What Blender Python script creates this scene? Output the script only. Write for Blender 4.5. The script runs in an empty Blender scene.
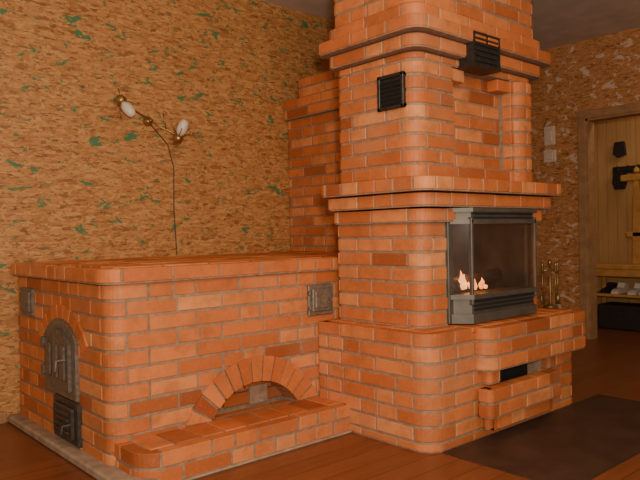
import bpy, bmesh, math, random
from mathutils import Vector, Matrix
random.seed(7)
D=bpy.data; SC=bpy.context.scene
# ------------------------------------------------------------ materials
def mat(name):
    m=D.materials.new(name); m.use_nodes=True
    nt=m.node_tree; b=nt.nodes['Principled BSDF']
    return m,nt,b
def N(nt,t,**k):
    n=nt.nodes.new(t)
    for a,v in k.items(): setattr(n,a,v)
    return n
def ramp(nt,fac,stops,interp='LINEAR'):
    r=N(nt,'ShaderNodeValToRGB'); r.color_ramp.interpolation=interp
    e=r.color_ramp.elements
    while len(e)<len(stops): e.new(0.5)
    for i,(p,c) in enumerate(stops):
        e[i].position=p; e[i].color=(c[0],c[1],c[2],1)
    nt.links.new(fac,r.inputs[0]); return r.outputs[0]
def noise(nt,vec,scale,detail=4,rough=.6,dist=0):
    n=N(nt,'ShaderNodeTexNoise'); n.inputs['Scale'].default_value=scale
    n.inputs['Detail'].default_value=detail; n.inputs['Roughness'].default_value=rough
    n.inputs['Distortion'].default_value=dist
    if vec: nt.links.new(vec,n.inputs['Vector'])
    return n.outputs[0]
def mix(nt,fac,a,b,mode='MIX'):
    n=N(nt,'ShaderNodeMixRGB',blend_type=mode)
    for i,v in enumerate((fac,a,b)):
        if hasattr(v,'links') or hasattr(v,'is_linked'): nt.links.new(v,n.inputs[i])
        elif i==0: n.inputs[0].default_value=v
        else: n.inputs[i].default_value=(v[0],v[1],v[2],1)
    return n.outputs[0]
def bump(nt,h,b,strength=.3,dist=.01):
    n=N(nt,'ShaderNodeBump'); n.inputs['Strength'].default_value=strength; n.inputs['Distance'].default_value=dist
    nt.links.new(h,n.inputs['Height']); nt.links.new(n.outputs[0],b.inputs['Normal'])
def wcoord(nt,scale=(1,1,1),rot=(0,0,0),flat=False):
    t=N(nt,'ShaderNodeTexCoord'); src=t.outputs['Object']
    if flat:
        s=N(nt,'ShaderNodeSeparateXYZ'); nt.links.new(src,s.inputs[0])
        a=N(nt,'ShaderNodeMath',operation='ADD'); nt.links.new(s.outputs[0],a.inputs[0]); nt.links.new(s.outputs[1],a.inputs[1])
        c=N(nt,'ShaderNodeCombineXYZ'); nt.links.new(a.outputs[0],c.inputs[0]); nt.links.new(s.outputs[2],c.inputs[1])
        src=c.outputs[0]
    m=N(nt,'ShaderNodeMapping'); m.inputs['Scale'].default_value=scale; m.inputs['Rotation'].default_value=rot
    nt.links.new(src,m.inputs[0]); return m.outputs[0]
def simple(name,col,rough=.6,metal=0,var=.25,scale=20,spec=.5):
    m,nt,b=mat(name)
    v=wcoord(nt)
    n=noise(nt,v,scale)
    lo=[c*(1-var) for c in col]; hi=[min(1,c*(1+var)) for c in col]
    nt.links.new(ramp(nt,n,[(.3,lo),(.7,hi)]),b.inputs['Base Color'])
    b.inputs['Roughness'].default_value=rough; b.inputs['Metallic'].default_value=metal
    b.inputs['Specular IOR Level'].default_value=spec
    bump(nt,n,b,.15,.003)
    return m
def brick_mat():
    m,nt,b=mat('brick')
    at=N(nt,'ShaderNodeAttribute',attribute_name='bc')
    s=N(nt,'ShaderNodeSeparateColor'); nt.links.new(at.outputs['Color'],s.inputs[0])
    base=ramp(nt,s.outputs[0],[(0,(.34,.085,.026)),(.3,(.55,.145,.040)),(.65,(.70,.205,.060)),(1,(.80,.30,.105))])
    v=wcoord(nt)
    n1=noise(nt,v,7,6,.7); n2=noise(nt,v,60,4,.7); n3=noise(nt,v,2.2,3,.5)
    c=mix(nt,ramp(nt,n1,[(.42,(0,0,0)),(.7,(.7,.7,.7))]),base,(.36,.11,.036))
    c=mix(nt,ramp(nt,n2,[(.55,(0,0,0)),(.8,(.35,.35,.35))]),c,(.80,.38,.18))
    c=mix(nt,ramp(nt,n3,[(.52,(0,0,0)),(.72,(.25,.25,.25))]),c,(.62,.34,.19))
    nt.links.new(c,b.inputs['Base Color'])
    b.inputs['Roughness'].default_value=.5; b.inputs['Specular IOR Level'].default_value=.3
    bump(nt,n2,b,.35,.004)
    return m
def osb_mat(name,speck,hi,dens,spk_scale=1.9,spk=(3.4,6.5,1),amt=.9,mul=1):
    m,nt,b=mat(name)
    def vor(scale,rot):
        v=wcoord(nt,scale,(0,0,rot),True)
        w=N(nt,'ShaderNodeTexNoise'); w.inputs['Scale'].default_value=.8; nt.links.new(v,w.inputs[0])
        ad=N(nt,'ShaderNodeVectorMath',operation='MULTIPLY_ADD'); nt.links.new(w.outputs['Color'],ad.inputs[0])
        ad.inputs[1].default_value=(2,2,2); nt.links.new(v,ad.inputs[2])
        o=N(nt,'ShaderNodeTexVoronoi'); o.inputs['Scale'].default_value=1; nt.links.new(ad.outputs[0],o.inputs['Vector'])
        s=N(nt,'ShaderNodeSeparateColor'); nt.links.new(o.outputs['Color'],s.inputs[0]); return s.outputs[0]
    A=vor((11,52,1),.10); B=vor((18,66,1),-.30); Cc=vor((15,46,1),.55)
    pal=[(0,(.26,.10,.03)),(.12,(.42,.18,.052)),(.5,(.53,.24,.075)),(1,hi)]
    ca=ramp(nt,A,pal); cb=ramp(nt,B,pal); cc=ramp(nt,Cc,pal)
    fl=wcoord(nt,(1,1,1),(0,0,0),True)
    c=mix(nt,ramp(nt,noise(nt,fl,16),[(.45,(0,0,0)),(.5,(1,1,1))]),ca,cb)
    c=mix(nt,ramp(nt,noise(nt,fl,11,3,.5,1),[(.55,(0,0,0)),(.6,(1,1,1))]),c,cc)
    st=wcoord(nt,(6,22,1),(0,0,.1),True)
    c=mix(nt,ramp(nt,noise(nt,st,2.4,5,.7),[(.555,(0,0,0)),(.63,(.85,.85,.85))]),c,(.16,.06,.022))
    st2=wcoord(nt,spk,(0,0,-.2),True)
    c=mix(nt,ramp(nt,noise(nt,st2,spk_scale,6,.72,.6),[(dens,(0,0,0)),(dens+.02,(amt,amt,amt))]),c,speck)
    nt.links.new(c,b.inputs['Base Color']); b.inputs['Roughness'].default_value=.6
    bump(nt,A,b,.2,.004)
    return m
def plank_mat(name,c1,c2,width,axis,rough=.4,gap=(.05,.02,.01)):
    m,nt,b=mat(name)
    t=N(nt,'ShaderNodeTexCoord'); s=N(nt,'ShaderNodeSeparateXYZ'); nt.links.new(t.outputs['Object'],s.inputs[0])
    d=N(nt,'ShaderNodeMath',operation='DIVIDE'); nt.links.new(s.outputs[axis],d.inputs[0]); d.inputs[1].default_value=width
    fr=N(nt,'ShaderNodeMath',operation='FRACT'); nt.links.new(d.outputs[0],fr.inputs[0])
    flr=N(nt,'ShaderNodeMath',operation='FLOOR'); nt.links.new(d.outputs[0],flr.inputs[0])
    wn=N(nt,'ShaderNodeTexWhiteNoise',noise_dimensions='1D'); nt.links.new(flr.outputs[0],wn.inputs['W'])
    sc=[1.5,1.5,1.5]; sc[axis]=22
    g=noise(nt,wcoord(nt,sc),1.6,6,.6,.8)
    c=ramp(nt,g,[(.3,c1),(.7,c2)])
    c=mix(nt,.35,c,ramp(nt,wn.outputs[0],[(0,c1),(1,c2)]))
    gp=ramp(nt,fr.outputs[0],[(0,(1,1,1)),(.03,(0,0,0)),(.97,(0,0,0)),(1,(1,1,1))])
    c=mix(nt,gp,c,gap)
    nt.links.new(c,b.inputs['Base Color']); b.inputs['Roughness'].default_value=rough
    bump(nt,g,b,.08,.003)
    return m
M_brick=brick_mat()
M_mortar=simple('mortar',(.31,.20,.13),.9,0,.25,30)
M_osb=osb_mat('osb_boards',(.03,.20,.085),(.66,.345,.125),.59,2.2)
M_osb2=osb_mat('osb_boards_pale',(.74,.58,.46),(.62,.26,.11),.572,2.6,(3.0,4.6,1),.7)
M_floor=plank_mat('painted_floorboards',(.18,.052,.020),(.27,.085,.032),.13,1,.33)
M_hallwood=plank_mat('pine_cladding',(.46,.25,.09),(.60,.35,.14),.11,1,.5,(.2,.09,.03))
M_wood=simple('varnished_pine',(.55,.27,.08),.45,0,.2,12)
M_ceil=simple('ceiling_plaster',(.62,.54,.46),.9,0,.12,4)
M_trim=simple('door_trim_wood',(.38,.20,.09),.55,0,.2,12)
M_iron=simple('cast_iron',(.055,.05,.045),.45,.6,.3,40)
M_irong=simple('grey_cast_iron',(.21,.17,.13),.5,.4,.35,40)
M_steel=simple('grey_enamel_steel',(.12,.105,.085),.5,.4,.2,12)
M_black=simple('shade_black',(.012,.010,.009),.8,0,.3,10)  # near-black that paints shade into the hearth niche and louvre slots
M_plate=simple('hearth_sheet_metal',(.085,.045,.030),.5,.3,.3,5)
M_brass=simple('brass',(.42,.26,.10),.35,.85,.15,20)
M_abrass=simple('aged_brass',(.24,.15,.06),.4,.8,.15,20)
M_white=simple('frosted_white_glass',(.78,.68,.56),.3,0,.05,20)
M_plast=simple('white_plastic',(.70,.54,.42),.4,0,.05,20)
M_dark=simple('dark_leather',(.03,.022,.02),.5,0,.2,20)
M_conc=simple('concrete_plinth',(.36,.25,.17),.9,0,.3,14)
M_leaf=simple('door_leaf_iron',(.17,.14,.11),.45,.4,.35,40)
M_ash=simple('ash_door_iron',(.09,.075,.06),.45,.5,.35,40)
def glass_mat():
    m,nt,b=mat('smoked_fireplace_glass')
    b.inputs['Roughness'].default_value=.12
    b.inputs['Alpha'].default_value=.5
    n=noise(nt,wcoord(nt),6); nt.links.new(ramp(nt,n,[(.3,(.04,.025,.018)),(.7,(.10,.06,.04))]),b.inputs['Base Color'])
    return m
M_glass=glass_mat()
def flame_mat():
    m,nt,b=mat('flame')
    n=noise(nt,wcoord(nt),25)
    c=ramp(nt,n,[(.35,(1,.20,.03)),(.65,(1,.50,.16))])
    nt.links.new(c,b.inputs['Base Color']); nt.links.new(c,b.inputs['Emission Color']); b.inputs['Emission Strength'].default_value=3.5
    return m
M_flame=flame_mat()
# ------------------------------------------------------------ mesh helpers
class MB:
    def __init__(s): s.v=[]; s.f=[]; s.c=[]
    def add(s,vs,fs,col=(.5,.5,.5)):
        o=len(s.v); s.v+=[tuple(v) for v in vs]
        for f in fs: s.f.append([i+o for i in f]); s.c.append(col)
    def box(s,x0,x1,y0,y1,z0,z1,b=0,col=(.5,.5,.5)):
        if b<=0:
            vs=[(x,y,z) for z in(z0,z1) for (x,y) in((x0,y0),(x1,y0),(x1,y1),(x0,y1))]
            s.add(vs,[(3,2,1,0),(4,5,6,7),(0,1,5,4),(1,2,6,5),(2,3,7,6),(3,0,4,7)],col); return
        bm=bmesh.new(); bmesh.ops.create_cube(bm,size=1)
        for v in bm.verts:
            v.co=Vector(((x0+x1)/2+v.co.x*(x1-x0),(y0+y1)/2+v.co.y*(y1-y0),(z0+z1)/2+v.co.z*(z1-z0)))
        bmesh.ops.bevel(bm,geom=bm.edges[:],offset=b,segments=1,affect='EDGES')
        bm.verts.index_update()
        s.add([v.co[:] for v in bm.verts],[[v.index for v in f.verts] for f in bm.faces],col); bm.free()
    def prism(s,poly,a0,a1,axis='z',col=(.5,.5,.5)):
        n=len(poly)
        def P(p,a):
            if axis=='z': return (p[0],p[1],a)
            if axis=='y': return (p[0],a,p[1])
            return (a,p[0],p[1])
        vs=[P(p,a0) for p in poly]+[P(p,a1) for p in poly]
        fs=[tuple(range(n))[::-1],tuple(range(n,2*n))]+[(i,(i+1)%n,n+(i+1)%n,n+i) for i in range(n)]
        s.add(vs,fs,col)
    def lathe(s,prof,c=(0,0,0),seg=20,M=None,col=(.5,.5,.5)):
        vs=[];fs=[]
        for (r,z) in prof:
            for i in range(seg):
                a=2*math.pi*i/seg; p=Vector((r*math.cos(a),r*math.sin(a),z))
                if M: p=M@p
                vs.append((p.x+c[0],p.y+c[1],p.z+c[2]))
        for j in range(len(prof)-1):
            for i in range(seg):
                k=(i+1)%seg; fs.append((j*seg+i,j*seg+k,(j+1)*seg+k,(j+1)*seg+i))
        fs.append(tuple(range(seg))[::-1]); fs.append(tuple((len(prof)-1)*seg+i for i in range(seg)))
        s.add(vs,fs,col)
    def tube(s,pts,r,seg=8):
        pts=[Vector(p) for p in pts]; vs=[];fs=[]
        for i,p in enumerate(pts):
            t=(pts[min(i+1,len(pts)-1)]-pts[max(i-1,0)]).normalized()
            u=t.orthogonal().normalized() if i==0 else (u-t*u.dot(t)).normalized()
            w=t.cross(u); rr=r[i] if isinstance(r,(list,tuple)) else r
            for k in range(seg):
                a=2*math.pi*k/seg; vs.append((p+u*math.cos(a)*rr+w*math.sin(a)*rr)[:])
        for j in range(len(pts)-1):
            for i in range(seg):
                k=(i+1)%seg; fs.append((j*seg+i,j*seg+k,(j+1)*seg+k,(j+1)*seg+i))
        fs.append(tuple(range(seg))[::-1]); fs.append(tuple((len(pts)-1)*seg+i for i in range(seg)))
        s.add(vs,fs)
    def obj(s,name,m,parent=None,smooth=False,mw=None):
        me=D.meshes.new(name); me.from_pydata(s.v,[],s.f); me.update()
        bm=bmesh.new(); bm.from_mesh(me); bmesh.ops.recalc_face_normals(bm,faces=bm.faces); bm.to_mesh(me); bm.free()
        ca=me.color_attributes.new('bc','FLOAT_COLOR','CORNER'); buf=[]
        for p,c in zip(me.polygons,s.c):
            for _ in p.loop_indices: buf+= [c[0],c[1],c[2],1]
        ca.data.foreach_set('color',buf)
        if smooth:
            me.polygons.foreach_set('use_smooth',[True]*len(me.polygons))
        me.materials.append(m)
        o=D.objects.new(name,me); SC.collection.objects.link(o)
        if parent: o.parent=parent
        if mw: o.matrix_world=mw
        return o
def empty(name,loc=(0,0,0),rz=0):
    e=D.objects.new(name,None); SC.collection.objects.link(e); e.location=loc; e.rotation_euler=(0,0,rz); e.empty_display_size=.1
    return e
# ------------------------------------------------------------ masonry
class Path:
    def __init__(s,x0,x1,y0,y1,rl,fl,fr):
        P=[(x1,y1),(x0,y1),(x0,y0),(x1,y0),(x1,y1)]; R=[0,rl,fl,fr,0]
        k=[]; S=0; s.mid={}
        def push(x,y,nx,ny):
            nonlocal S
            if k: S+=math.hypot(x-k[-1][1],y-k[-1][2])
            k.append((S,x,y,nx,ny))
        for i in range(5):
            if i<4:
                dx=P[i+1][0]-P[i][0]; dy=P[i+1][1]-P[i][1]; L=math.hypot(dx,dy); t1=(dx/L,dy/L)
            if i==0: push(*P[0],t1[1],-t1[0])
            elif i==4: push(*P[4],t0[1],-t0[0])
            else:
                r=R[i]; cx=P[i][0]-t0[0]*r+t1[0]*r; cy=P[i][1]-t0[1]*r+t1[1]*r
                n0=(t0[1],-t0[0]); a0=math.atan2(n0[1],n0[0]); seg=7
                for j in range(seg+1):
                    a=a0+math.pi/2*j/seg
                    push(cx+r*math.cos(a),cy+r*math.sin(a),math.cos(a),math.sin(a))
                    if j==seg//2: s.mid[i]=S
                if i==2: s.front0=S; s.fx=x0+r
            t0=t1
        s.k=k; s.L=S
    def at(s,q):
        k=s.k; q=min(max(q,0),s.L)
        lo,hi=0,len(k)-1
        while hi-lo>1:
            m=(lo+hi)//2
            if k[m][0]<=q: lo=m
            else: hi=m
        a,b=k[lo],k[hi]; f=0 if b[0]==a[0] else (q-a[0])/(b[0]-a[0])
        nx=a[3]+(b[3]-a[3])*f; ny=a[4]+(b[4]-a[4])*f; l=math.hypot(nx,ny)
        return a[1]+(b[1]-a[1])*f,a[2]+(b[2]-a[2])*f,nx/l,ny/l
    def sx(s,x): return s.front0+(x-s.fx)
    def poly(s,off):
        return [(x-nx*off,y-ny*off) for (_,x,y,nx,ny) in s.k[:-1]]
BR=MB(); MO=MB(); MOF=.005
def rcol():
    v=random.gauss(.55,.25); return (min(1,max(0,v)),random.random(),0)
def brick(P,s0,s1,z0,z1,Dp=.06,b=.003):
    if s1-s0<.015: return
    j=random.uniform(-.002,.002); z0+=random.uniform(-.001,.001); z1+=random.uniform(-.0015,.001)
    S=[(s0,1),(s0+b,0)]+[(q[0],0) for q in P.k if s0+b<q[0]<s1-b]+[(s1-b,0),(s1,1)]
    vs=[];fs=[]
    for q,e in S:
        x,y,nx,ny=P.at(q)
        if e: pr=[(Dp,z0),(b,z0),(b,z0+b),(b,z1-b),(b,z1),(Dp,z1)]
        else: pr=[(Dp,z0),(b,z0),(0,z0+b),(0,z1-b),(b,z1),(Dp,z1)]
        for o,z in pr: vs.append((x-nx*(o+j),y-ny*(o+j),z))
    n=len(S)
    for i in range(n-1):
        for k in range(5): fs.append((i*6+k,(i+1)*6+k,(i+1)*6+k+1,i*6+k+1))
        fs.append((i*6+5,(i+1)*6+5,(i+1)*6,i*6))
    fs.append(tuple(range(6))); fs.append(tuple((n-1)*6+k for k in range(6)))
    BR.add(vs,fs,rcol())
C=.079; JT=.014
def course(P,z0,z1,par,step=.262,holes=(),corner=2,split=.22):
    ref=P.mid[corner]-(.185 if par%2 else .075)
    if step<.2: ref=P.mid[corner]-.06
    q=ref-math.ceil(ref/step)*step
    iv=[]
    while q<P.L:
        a=max(q,0); b=min(q+step,P.L)
        if step>.2 and random.random()<split and b-a>.2 and abs((a+b)/2-P.mid[2])>.2: iv+=[(a,(a+b)/2),((a+b)/2,b)]
        else: iv.append((a,b))
        q+=step
    for a,b in iv:
        jj=JT*random.uniform(.7,1.1)
        a+=jj/2; b-=jj/2; segs=[(a,b)]
        for h0,h1 in holes:
            ns=[]
            for u,v in segs:
                if v<=h0 or u>=h1: ns.append((u,v)); continue
                if u<h0: ns.append((u,h0))
                if v>h1: ns.append((h1,v))
            segs=ns
        for u,v in segs: brick(P,u,v,z0+JT/2,z1-JT/2)
def block(x0,x1,y0,y1,z0,z1,r=(.05,.09,.09),n=None,par=0,step=.262,holef=None,core=True,corner=2,ref=None):
    P=Path(x0,x1,y0,y1,*r)
    h=(z1-z0)/n if n else C
    z=z1;i=par
    while z>z0+.005:
        a=max(z-h,z0)
        course(P,a,z,i,step,holef(P,a,z) if holef else (),corner)
        z-=h;i+=1
    if core: MO.prism(P.poly(MOF),z0,z1-.009)
    return P
def tiles(x0,x1,y0,y1,z,lx=.25,ly=.12,th=.03):
    g=JT; y=y0;row=0
    while y<y1-.02:
        yb=min(y+ly,y1); x=x0-(lx/2 if row%2 else 0)
        while x<x1-.02:
            a=max(x,x0); b=min(x+lx,x1)
            if b-a>.03: BR.box(a,b,y,yb,z-th,z-random.uniform(.001,.004),.003,rcol())
            x+=lx+g
        y=yb+g;row+=1

X0B=1.265; YF=2.90; YW=4.24; ZB=.965       # heating bench
XL=2.52; YT=2.065; ZH=.60                  # tower base
# step
ZS=.158; YS=2.64
block(X0B+.02,XL+.05,YS,YF+.1,0,ZS,r=(.05,.12,.02),par=1)
tiles(X0B+.09,XL,YS+.068,YF+.0,ZS,.12,.25)
# bench with arch
ACX=2.08; RO=.471; RI=.335; ACZ=-.023
def archhole(P,z0,z1):
    zm=(z0+z1)/2
    d=RO*RO-(zm-ACZ)**2
    if d<=0: return ()
    w=math.sqrt(d)-.01
    return ((P.sx(ACX-w),P.sx(ACX+w)),)
P=block(X0B,3.8,YF,YW,0,ZB-C,r=(.03,.08,.03),par=0,holef=archhole,core=False)
P2=block(X0B-.035,3.8,YF-.03,YW,ZB-C,ZB,r=(.03,.10,.03),par=1)
tiles(X0B+.04,3.78,YF+.04,YW-.02,ZB,.25,.12)
MO.prism([p for p in Path(X0B,X0B+.20,YF,YW,.03,.08,.001).poly(MOF)],0,ZB-C)
MO.box(X0B+.15,3.79,3.06,YW-.01,0,ZB-C-.001)
hc=math.sqrt(RI**2-(ZS-ACZ)**2)
xs=X0B+.20-MOF
poly=[(xs,0),(ACX-hc,0),(ACX-hc,ZS)]
a0=math.asin((ZS-ACZ)/RI)
for i in range(17):
    a=math.pi-a0-(math.pi-2*a0)*i/16; poly.append((ACX+RI*math.cos(a),ACZ+RI*math.sin(a)))
poly+=[(ACX+hc,0),(3.7,0),(3.7,ZB-C),(xs,ZB-C)]
MO.prism(poly,YF+MOF,3.07,'y')
a0=math.asin((ZS-ACZ)/RO); nv=13
for i in range(nv):
    t0=a0+(math.pi-2*a0)*i/nv+.013; t1=a0+(math.pi-2*a0)*(i+1)/nv-.013
    pl=[(ACX+r*math.cos(t),max(ZS,ACZ+r*math.sin(t))) for r,t in((RI,t0+.007),(RO,t0),(RO,t1),(RI,t1-.007))]
    BR.prism(pl,YF-.006,YF+.12,'y',rcol())
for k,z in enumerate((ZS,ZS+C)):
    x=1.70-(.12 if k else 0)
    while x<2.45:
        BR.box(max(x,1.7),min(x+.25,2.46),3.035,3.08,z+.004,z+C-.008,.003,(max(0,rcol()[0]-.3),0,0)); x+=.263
MO.box(2.12,2.24,3.02,3.04,ZS,ZS+.10)
# tower base
def base_holes(P,z0,z1):
    zm=(z0+z1)/2
    if zm>.363: return ((P.sx(2.93),P.sx(4.00)),)
    if zm>.284: return ((P.sx(3.04),P.sx(3.58)),)
    if zm>.205: return ((P.sx(3.08),P.sx(3.54)),)
    return ()
XR=3.96
block(XL,XR,YT,2.9,0,ZH,r=(.02,.11,.07),par=0,holef=base_holes,core=False)
MO.prism(Path(XL,3.08,YT,2.9,.02,.11,.01).poly(MOF),0,ZH-.009)
MO.prism(Path(3.53,XR,YT,2.9,.01,.01,.07).poly(MOF),0,ZH-.009)
yy=YT+MOF+.001
MO.box(3.0,3.7,2.33,2.89,0,ZH-.012); MO.box(3.05,3.6,yy,2.88,0,.205); MO.box(3.05,3.6,yy,2.87,.363,ZH-.011)
block(2.90,XR+.015,YT-.085,YT+.15,.363,ZH-.001,r=(.02,.09,.07),par=1)
block(2.96,3.06,YT-.045,YT+.15,.284,.363,r=(.01,.03,.01),par=1)
block(3.56,3.74,YT-.045,YT+.15,.284,.363,r=(.01,.02,.02),par=1)
block(2.88,3.61,YT-.10,YT-.02,.126,.284,r=(.01,.03,.03),par=0)
block(2.94,3.55,YT-.05,YT-.01,.047,.126,r=(.01,.03,.03),par=0)
tiles(XL+.07,2.86,YT+.07,2.88,ZH,.25,.12)
tiles(2.86,XR-.06,YT-.01,2.88,ZH,.12,.25)
# tower middle
XM=2.64; YM=2.2; XMR=3.79; YR=2.86; ZM0=1.388
IXA,IXB=2.86,3.64
def ins_holes(P,z0,z1):
    return ((P.sx(IXA-.005),P.sx(IXB+.005)),) if (z0+z1)/2<1.21 else ()
hM=(ZM0-ZH)/10
z1=ZM0-3*hM
P=Path(XM,XMR,YM,YR,.04,.08,.06)
for i in range(7):
    course(P,ZH+i*hM,ZH+(i+1)*hM,i,holes=ins_holes(P,ZH+i*hM,ZH+(i+1)*hM))
MO.prism(Path(XM,IXA,YM,YR,.04,.08,.01).poly(MOF),ZH-.02,z1)
MO.prism(Path(IXB,XMR,YM,YR,.01,.01,.06).poly(MOF),ZH-.02,z1)
MO.box(2.8,3.72,2.55,YR-.008,ZH-.02,z1-.001)
def ring(p,z0,z1,par,step=.262,r=(.05,.09,.07),holef=None):
    block(XM-p*.85,XMR+p,YM-p,YR+p*.3,z0,z1,r=r,n=1,par=par,step=step,holef=holef)
ring(.03,z1,z1+hM,0); ring(.07,z1+hM,z1+2*hM,1); ring(.115,z1+2*hM,ZM0,0,.131)
tiles(XM-.05,XMR+.04,YM-.05,YM+.2,ZM0,.12,.25)
tiles(XM-.05,XM+.1,YM+.213,YR,ZM0,.12,.25)
# tower upper
XU=2.67; YU=2.25; XUR=3.83
hU=.0785; nR=8; zr=ZM0+nR*hU
R0,R1=2.99,3.56
def rec(P,z0,z1):
    zm=(z0+z1)/2
    if zm>zr or zm<ZM0+hU: return ()
    return ((P.sx(R0),P.sx(R1)),)
block(XU,XUR,YU,YR,ZM0,zr,r=(.04,.09,.08),n=nR,par=0,holef=rec,core=False)
MO.prism(Path(XU,R0,YU,YR,.04,.09,.01).poly(MOF),ZM0,zr)
MO.prism(Path(R1,XUR,YU,YR,.01,.01,.08).poly(MOF),ZM0,zr)
MO.box(2.9,3.7,YU+.09,YR-.01,ZM0,zr-.001); MO.box(2.95,3.6,YU+MOF+.001,YR-.012,ZM0,ZM0+hU)
for i in range(1,nR):
    x=R0-(.13 if i%2 else 0); z=ZM0+i*hU
    while x<R1:
        a,b=max(R0+.002,x),min(R1-.002,x+.25)
        if b-a>.02: BR.box(a,b,YU+.083,YU+.14,z+.006,z+hU-.006,.003,rcol())
        x+=.262
BR.box(R0-.01,R0+.12,YU+.012,YU+.12,zr-hU+.006,zr-.004,.004,rcol()); BR.box(R1-.12,R1+.01,YU+.012,YU+.12,zr-hU+.006,zr-.004,.004,rcol())
block(R1+.02,R1+.21,YU-.045,YU+.1,ZM0,zr,r=(.07,.07,.07),n=nR,par=1)
def ringU(p,z0,z1,n,par,r=(.05,.09,.08)):
    block(XU-p,XUR+p,YU-p,YR+p*.6,z0,z1,r=r,n=n,par=par)
z=zr
ringU(.0,z,z+hU*.6,1,1); z+=hU*.6
ringU(.05,z,z+hU,1,0); z+=hU
ringU(.10,z,z+hU,1,1); z+=hU
ringU(.05,z,z+hU,1,0); z+=hU
ringU(.02,z,z+4*hU,4,0); z+=4*hU
ringU(.06,z,z+hU,1,0); z+=hU
ringU(.02,z,2.955,None,0)
# rear flue block
block(3.40,3.79,2.80,YW,ZB-.01,2.19,r=(.02,.02,.02),par=0)
block(3.40,3.79,2.80,4.1,2.19,2.35,r=(.02,.02,.02),par=0)
block(3.36,3.79,2.80,YW,2.03,2.19,r=(.02,.02,.02),par=1)
stove=empty('brick_fireplace_stove')
BR.obj('bricks',M_brick,stove); MO.obj('mortar_core',M_mortar,stove)
mb=MB(); mb.box(X0B-.07,X0B+.1,YS-.03,YW,0,.045,.01); mb.box(X0B-.05,XL,YS-.02,YS+.1,0,.012,.004)
mb.obj('mortar_plinth',M_conc,stove)
mb=MB(); mb.box(3.085,3.545,2.15,2.32,.206,.361); mb.obj('niche_shade_lining',M_black,stove)  # dark block added to paint the niche interior as deep shade
# ------------------------------------------------------------ cast doors (local: facing -Y, origin lower centre)
def place(e_parent,face,a,z):
    if face=='left': return Matrix.Translation((a[0],a[1],z))@Matrix.Rotation(-math.pi/2,4,'Z')
    return Matrix.Translation((a[0],a[1],z))
def arched(w,h,rise,n=12):
    p=[(-w/2,0),(w/2,0)]
    for i in range(n+1):
        t=i/n; x=w/2-w*t; p.append((x,h-rise+rise*(1-(2*t-1)**2)))
    return p
mb=MB(); mb.prism(arched(.44,.40,.10),-.018,.02,'y'); 
fd=mb.obj('firebox_door_frame',M_irong,stove,mw=place(0,'left',(X0B,3.50),.285))
mb=MB(); mb.prism(arched(.33,.31,.07),-.035,-.015,'y'); 
for x in(-.10,0,.10): mb.box(x-.035,x+.035,-.045,-.03,.05,.23,.008)
mb.box(-.19,-.15,-.05,-.02,.05,.10,.005); mb.box(-.19,-.15,-.05,-.02,.20,.25,.005)
mb.tube([(.13,-.03,.16),(.13,-.08,.16),(.13,-.085,.11)],.009)
mb.obj('firebox_door_leaf',M_leaf,stove,mw=place(0,'left',(X0B,3.50),.325))
ab=MB()
for i in range(9):
    t=math.radians(140-100*i/8); R1_=.35;R2=.42
    a,b=t-.09,t+.09
    ab.prism([(R1_*math.cos(a),R1_*math.sin(a)-.23),(R2*math.cos(a),R2*math.sin(a)-.23),(R2*math.cos(b),R2*math.sin(b)-.23),(R1_*math.cos(b),R1_*math.sin(b)-.23)],-.008,.02,'y',rcol())
ab.obj('door_arch_bricks',M_brick,stove,mw=place(0,'left',(X0B,3.50),.285+.28))
mb=MB(); mb.box(-.17,.17,-.018,.02,0,.22,.006); mb.box(-.13,.13,-.035,-.015,.03,.19,.006)
for i in range(4): mb.box(-.09,.09,-.045,-.03,.055+i*.032,.07+i*.032,.003)
mb.tube([(.11,-.03,.11),(.11,-.075,.11),(.11,-.08,.07)],.008)
mb.obj('ash_door',M_ash,stove,mw=place(0,'left',(X0B,3.43),.055))
mb=MB(); mb.box(-.10,.10,-.015,.02,0,.16,.005); mb.box(-.075,.075,-.028,-.01,.02,.14,.005)
mb.obj('cleanout_door_left_end',M_irong,stove,mw=place(0,'left',(X0B,4.02),.66))
mb=MB(); mb.box(-.095,.095,-.015,.02,0,.18,.005); mb.box(-.072,.072,-.026,-.01,.022,.158,.006)
mb.box(-.055,.055,-.031,-.02,.04,.14,.006); mb.tube([(.05,-.025,.09),(.05,-.045,.09)],.008)
mb.box(-.10,-.085,-.03,-.01,.035,.06,.003); mb.box(-.10,-.085,-.03,-.01,.12,.145,.003)
mb.obj('cleanout_door_front',M_irong,stove,mw=place(0,'front',(2.545,YF),.628))
def vent(name,mw,w,h):
    mb=MB()
    mb.box(-w/2,w/2,-.02,.02,0,.02,.003); mb.box(-w/2,w/2,-.02,.02,h-.02,h,.003)
    mb.box(-w/2,-w/2+.02,-.02,.02,0,h,.003); mb.box(w/2-.02,w/2,-.02,.02,0,h,.003)
    n=6
    for i in range(n):
        z=.025+(h-.05)*i/n
        mb.add([(-w/2+.01,-.018,z),(w/2-.01,-.018,z),(w/2-.01,.0,z+(h-.05)/n*.9),(-w/2+.01,0,z+(h-.05)/n*.9)],[(0,1,2,3)])
    mb.box(-w/2+.01,w/2-.01,-.006,.012,.01,h-.01)
    mb.obj(name,M_iron,stove,mw=mw)
vent('vent_grille_side',place(0,'left',(XU,2.415),1.765),.19,.19)
mb=MB(); w=.25; h=.19
mb.box(-w/2,w/2,-.085,.05,h-.012,h); mb.box(-w/2,w/2,-.085,.05,0,.012); mb.box(-w/2,-w/2+.012,-.085,.05,.012,h-.012); mb.box(w/2-.012,w/2,-.085,.05,.012,h-.012)
mb.box(-w/2+.012,w/2-.012,-.075,-.04,.012,h-.012)
for i in range(5): mb.box(-w/2+.02,w/2-.02,-.085,-.07,.03+i*.03,.04+i*.03)
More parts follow.
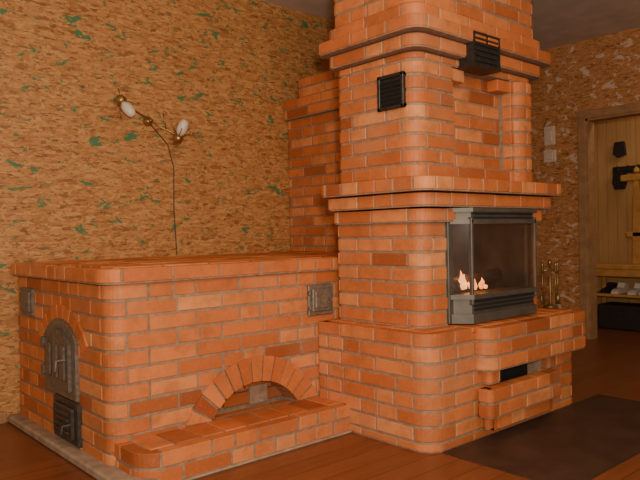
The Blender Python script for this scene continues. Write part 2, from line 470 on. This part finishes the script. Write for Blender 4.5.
mb.obj('vent_grille_front',M_iron,stove,mw=place(0,'front',(3.17,YU-.02),2.01))
# ------------------------------------------------------------ fireplace insert
ins=empty('fireplace_insert')
xa,xb=IXA,IXB; za,zb=ZH+.005,1.225; yb=YM+.0; yf=YM-.10
def bay(o=0): return [(xa-o,yb+.02),(xa-o,yb-.01),(xa+.075-o*.5,yf-o),(xb-.075+o*.5,yf-o),(xb+o,yb-.01),(xb+o,yb+.02)]
mb=MB()
mb.prism(bay(0),za,za+.05); mb.prism(bay(-.015),za+.05,za+.13); mb.prism(bay(.008),za+.13,za+.155)
mb.prism(bay(.01),zb-.022,zb); mb.prism(bay(-.012),zb-.065,zb-.02); mb.prism(bay(.002),zb-.085,zb-.062)
mb.box(xa-.02,xa+.025,yb-.012,yb+.01,za,zb,.003); mb.box(xb-.025,xb+.02,yb-.012,yb+.01,za,zb,.003)
for (px,py) in ((xa+.075,yf),(xb-.075,yf)):
    mb.box(px-.010,px+.010,py-.002,py+.02,za+.1,zb-.05,.004)
mb.obj('steel_frame',M_steel,ins)
mb=MB()
for k in range(3):
    z=za+.066+k*.022
    mb.box(xa+.10,xb-.10,yf+.004,yf+.03,z,z+.011)
for k in range(2):
    z=zb-.056+k*.02
    mb.box(xa+.10,xb-.10,yf+.002,yf+.03,z,z+.009)
mb.obj('louvre_slots',M_black,ins)  # solid black bars paint the dark of the slot openings
mb=MB()
mb.add([(xa+.015,yb-.005,za+.155),(xa+.075,yf+.008,za+.155),(xa+.075,yf+.008,zb-.085),(xa+.015,yb-.005,zb-.085)],[(0,1,2,3)])
mb.add([(xb-.015,yb-.005,za+.155),(xb-.075,yf+.008,za+.155),(xb-.075,yf+.008,zb-.085),(xb-.015,yb-.005,zb-.085)],[(0,1,2,3)])
mb.add([(xa+.075,yf+.008,za+.155),(xb-.075,yf+.008,za+.155),(xb-.075,yf+.008,zb-.085),(xa+.075,yf+.008,zb-.085)],[(0,1,2,3)])
mb.obj('glass_panes',M_glass,ins)
mb=MB()
mb.box(xa+.01,xa+.02,yb,2.53,za+.02,zb-.02); mb.box(xb-.02,xb-.01,yb,2.53,za+.02,zb-.02)
mb.box(xa+.01,xb-.01,2.52,2.53,za+.02,zb-.02); mb.box(xa+.01,xb-.01,yb,2.53,za+.02,za+.15); mb.box(xa+.01,xb-.01,yb,2.53,zb-.06,zb-.03)
mb.obj('firebox_lining',simple('sooted_firebrick',(.05,.035,.025),.85,0,.4,8),ins)
mb=MB()
mb.tube([(2.93,2.24,.79),(3.2,2.30,.79),(3.45,2.34,.80)],.04,10); mb.tube([(3.0,2.38,.79),(3.4,2.25,.84)],.035,10)
mb.obj('logs',M_dark,ins,True)
mb=MB()
for i in range(9):
    t=i/8; x=2.965+.17*t; y=2.19+.05*math.sin(i*2.3); h=(.085*(1-t)+.03)*(1 if i%2 else .65)
    lx=.02*math.sin(i*1.7)
    mb.tube([(x,y,.78),(x+lx*.3,y,.78+h*.3),(x+lx,y,.78+h*.65),(x+lx*.5,y,.78+h)],[.008,.015,.010,.001],8)
mb.obj('flames',M_flame,ins,True)
pl=D.lights.new('fire_glow','POINT'); pl.energy=5; pl.color=(1,.36,.09); pl.shadow_soft_size=.05
po=D.objects.new('fire_glow',pl); SC.collection.objects.link(po); po.location=(3.08,2.26,.92); po.parent=ins
# ------------------------------------------------------------ room
def boxobj(name,m,*a,b=0):
    mb=MB(); mb.box(*a,b); return mb.obj(name,m)
H=2.97
boxobj('floor',M_floor,-2.2,7.8,-2.5,4.4,-.1,0)
boxobj('ceiling',M_ceil,-2.2,7.8,-2.5,4.4,H,H+.1)
boxobj('wall_left',M_osb,-2.2,7.8,4.25,4.4,0,H)
XWr=6.33; d0,d1,dz=2.15,3.17,2.2
mb=MB(); mb.box(XWr,XWr+.13,d1,4.25,0,H); mb.box(XWr,XWr+.13,-2.5,d0,0,H); mb.box(XWr,XWr+.13,d0,d1,dz,H)
mb.obj('wall_right',M_osb2)
boxobj('wall_hallway',M_hallwood,7.55,7.7,-1,4.25,0,H)
mb=MB()
mb.box(XWr-.02,XWr,d1-.01,d1+.07,0,dz+.07,.004); mb.box(XWr-.02,XWr,d0-.09,d0+.01,0,dz+.07,.004); mb.box(XWr-.022,XWr,d0-.09,d1+.07,dz-.01,dz+.07,.004)
mb.box(XWr-.005,XWr+.135,d1-.03,d1,0,dz); mb.box(XWr-.005,XWr+.135,d0,d0+.03,0,dz); mb.box(XWr-.005,XWr+.135,d0,d1,dz-.03,dz)
mb.obj('door_frame',M_trim)
boxobj('baseboard_left',M_trim,-2.2,1.19,4.225,4.25,0,.07,b=.004)
mb=MB(); mb.box(XWr-.02,XWr,d1+.07,4.25,0,.07,.004); mb.box(XWr-.02,XWr,-2.5,d0-.09,0,.07,.004); mb.obj('baseboard_right',M_trim)
boxobj('hearth_floor_plate',M_plate,2.60,4.25,1.39,YT-.004,.001,.005)
# hallway bench with shelf
hb=empty('hallway_bench')
mb=MB(); by0,by1,bx0,bx1=2.35,3.55,7.05,7.45
mb.box(bx0,bx1,by0,by1,.66,.71,.008); mb.box(bx0+.02,bx1,by0,by1,.36,.39,.006)
mb.box(bx0+.02,bx0+.04,by0+.05,by1-.05,.58,.66,.004)
for y in(by0+.02,by1-.07):
    for x in(bx0+.02,bx1-.07): mb.box(x,x+.05,y,y+.05,0,.66,.006)
for y in(by0+.45,by0+.78): mb.prism([(y-.05,.71),(y+.05,.71),(y+.025,1.62),(y-.025,1.62)],bx1-.06,bx1-.02,'x')
mb.box(bx1-.07,bx1-.02,by0+.3,by0+.95,1.62,1.69,.01); mb.box(bx1-.06,bx1-.03,by0+.35,by0+.9,1.0,1.06,.01)
mb.lathe([(.01,0),(.035,.03),(.03,.06),(.005,.085)],(bx1-.04,by0+.78,1.69),12)
mb.obj('bench_frame',M_wood,hb)
for i,(y,m) in enumerate(((2.62,M_white),(2.74,M_white),(2.95,M_white),(3.07,M_white),(3.25,M_white),(3.37,M_dark))):
    mb=MB()
    mb.prism([(-.14,0),(.12,0),(.12,.10),(.04,.11),(.01,.06),(-.10,.045),(-.14,.02)],-.04,.04,'y')
    o=mb.obj('shoe_%d'%(i+1),m,hb); o.location=(7.24,y,.391)
boxobj('storage_box',M_dark,7.12,7.44,2.45,3.45,.001,.27,b=.01)
hk=empty('coat_hook_rail')
mb=MB()
mb.box(7.53,7.55,2.95,3.45,1.72,1.80,.004)
for y in(3.02,3.13,3.24,3.36): mb.tube([(7.53,y,1.76),(7.47,y,1.75),(7.46,y,1.80)],.01)
mb.obj('rail',M_iron,hk)
mb=MB(); mb.prism([(3.30,1.78),(3.40,1.78),(3.43,1.62),(3.40,1.54),(3.30,1.54),(3.27,1.64)],7.47,7.52,'x'); mb.obj('cap',M_iron,hk)
mb=MB(); mb.prism([(3.31,2.08),(3.41,2.08),(3.43,1.95),(3.38,1.90),(3.29,1.93)],7.50,7.545,'x'); mb.obj('scarf',M_dark,hk)
for n,(y,z,w,h) in enumerate(((3.54,2.07,.12,.20),(3.54,1.86,.14,.13))):
    mb=MB(); mb.box(XWr-.03,XWr,y-w/2,y+w/2,z-h/2,z+h/2,.008); mb.box(XWr-.038,XWr-.025,y-w*.28,y+w*.28,z-h*.3,z+h*.3,.006)
    mb.obj('light_switch',M_plast)
# fireplace tools
ft=empty('fireplace_tool_set'); cx,cy,cz=3.90,2.20,ZH
mb=MB(); mb.lathe([(.045,0),(.045,.01),(.02,.02),(.008,.03),(.007,.27),(.014,.28),(.012,.30),(.002,.31)],(cx,cy,cz),14)
mb.tube([(cx-.05,cy+.03,cz+.235),(cx,cy,cz+.245),(cx+.05,cy-.03,cz+.235)],.005)
mb.obj('stand',M_abrass,ft,True)
for i,(dx,dy) in enumerate(((-.045,.027),(.045,-.027),(-.012,-.045))):
    mb=MB(); mb.tube([(cx+dx,cy+dy,cz+.03),(cx+dx,cy+dy,cz+.27)],.004)
    mb.lathe([(.003,.22),(.010,.235),(.008,.27),(.011,.28),(.002,.295)],(cx+dx,cy+dy,cz),10)
    if i==0: mb.box(cx+dx-.02,cx+dx+.02,cy+dy-.004,cy+dy+.004,cz+.02,cz+.08,.002)
    if i==1: mb.lathe([(.003,.09),(.014,.07),(.017,.02)],(cx+dx,cy+dy,cz),10)
    mb.obj('tool_%d'%(i+1),M_abrass,ft,True)
# wall lamp
wl=empty('wall_lamp'); yw=4.25
mb=MB()
Mx=Matrix.Rotation(math.pi/2,4,'X')
mb.lathe([(.035,0),(.035,.012),(.022,.03),(.01,.04)],(2.16,yw,1.91),20,Mx)
arm=[(1.93,yw-.10,1.99),(1.99,yw-.12,1.96),(2.06,yw-.09,1.94),(2.16,yw-.05,1.91),(2.23,yw-.07,1.865),(2.30,yw-.11,1.825),(2.35,yw-.12,1.82)]
mb.tube(arm,.006)
mb.tube([(2.16,yw-.03,1.91),(2.16,yw-.06,1.91)],.012)
heads=[((1.935,yw-.10,2.0),(.35,-.5,-.75)),((2.34,yw-.12,1.81),(.2,-.5,.95))]
sh=MB()
for p,d in heads:
    q=Vector((0,0,1)).rotation_difference(Vector(d).normalized()).to_matrix().to_4x4()
    mb.lathe([(.008,-.06),(.03,-.045),(.038,-.01),(.02,.01)],p,14,q)
    sh.lathe([(.018,0),(.034,.03),(.038,.06),(.032,.095),(.022,.115),(.012,.12)],p,14,q)
    for k in range(5):
        a=k*math.pi*.4+.4
        mb.tube([Vector(p)+q@Vector((.02*math.cos(a),.02*math.sin(a),0)),Vector(p)+q@Vector((.055*math.cos(a),.055*math.sin(a),.04)),Vector(p)+q@Vector((.085*math.cos(a),.085*math.sin(a),.07))],.0035,6)
mb.tube([(1.93,yw-.1,2.03),(1.91,yw-.09,2.09)],.004,6); mb.tube([(2.25,yw-.1,1.85),(2.23,yw-.1,1.96)],.004,6)
mb.obj('brass_arms',M_brass,wl,True); sh.obj('glass_shades',M_white,wl,True)
mb=MB(); mb.tube([(2.17,yw-.005,1.90),(2.31,yw-.006,1.76),(2.355,yw-.006,1.6),(2.35,yw-.006,1.3),(2.365,yw-.006,.97)],.0035,6); mb.obj('power_cord',M_dark,wl)
# ------------------------------------------------------------ light
def area(name,loc,tgt,size,power,col):
    l=D.lights.new(name,'AREA'); l.size=size; l.energy=power; l.color=col
    o=D.objects.new(name,l); SC.collection.objects.link(o); o.location=loc
    o.rotation_euler=(Vector(tgt)-Vector(loc)).to_track_quat('-Z','Y').to_euler(); return o
area('ceiling_light',(1.2,0.2,2.6),(2.4,3.2,1.2),1.0,30,(1,.82,.62))
area('camera_flash',(-.05,-.25,1.30),(2.6,2.5,1.3),.2,88,(1,.88,.72))
area('hallway_light',(6.95,2.3,2.8),(7.2,2.9,0),.4,7,(1,.82,.6))
w=D.worlds.new('World'); SC.world=w; w.use_nodes=True
w.node_tree.nodes['Background'].inputs[0].default_value=(1,.81,.62,1); w.node_tree.nodes['Background'].inputs[1].default_value=.46
# ------------------------------------------------------------ camera
cam=D.cameras.new('camera'); cam.lens=37.1; cam.sensor_width=36; cam.clip_start=.02
co=D.objects.new('camera',cam); SC.collection.objects.link(co); SC.camera=co
az=math.radians(48.6); pitch=math.radians(.52); roll=math.radians(-1.1)
co.matrix_world=Matrix.Translation((0,0,1.1))@Matrix.Rotation(az-math.pi/2,4,'Z')@Matrix.Rotation(math.pi/2-pitch,4,'X')@Matrix.Rotation(roll,4,'Z')
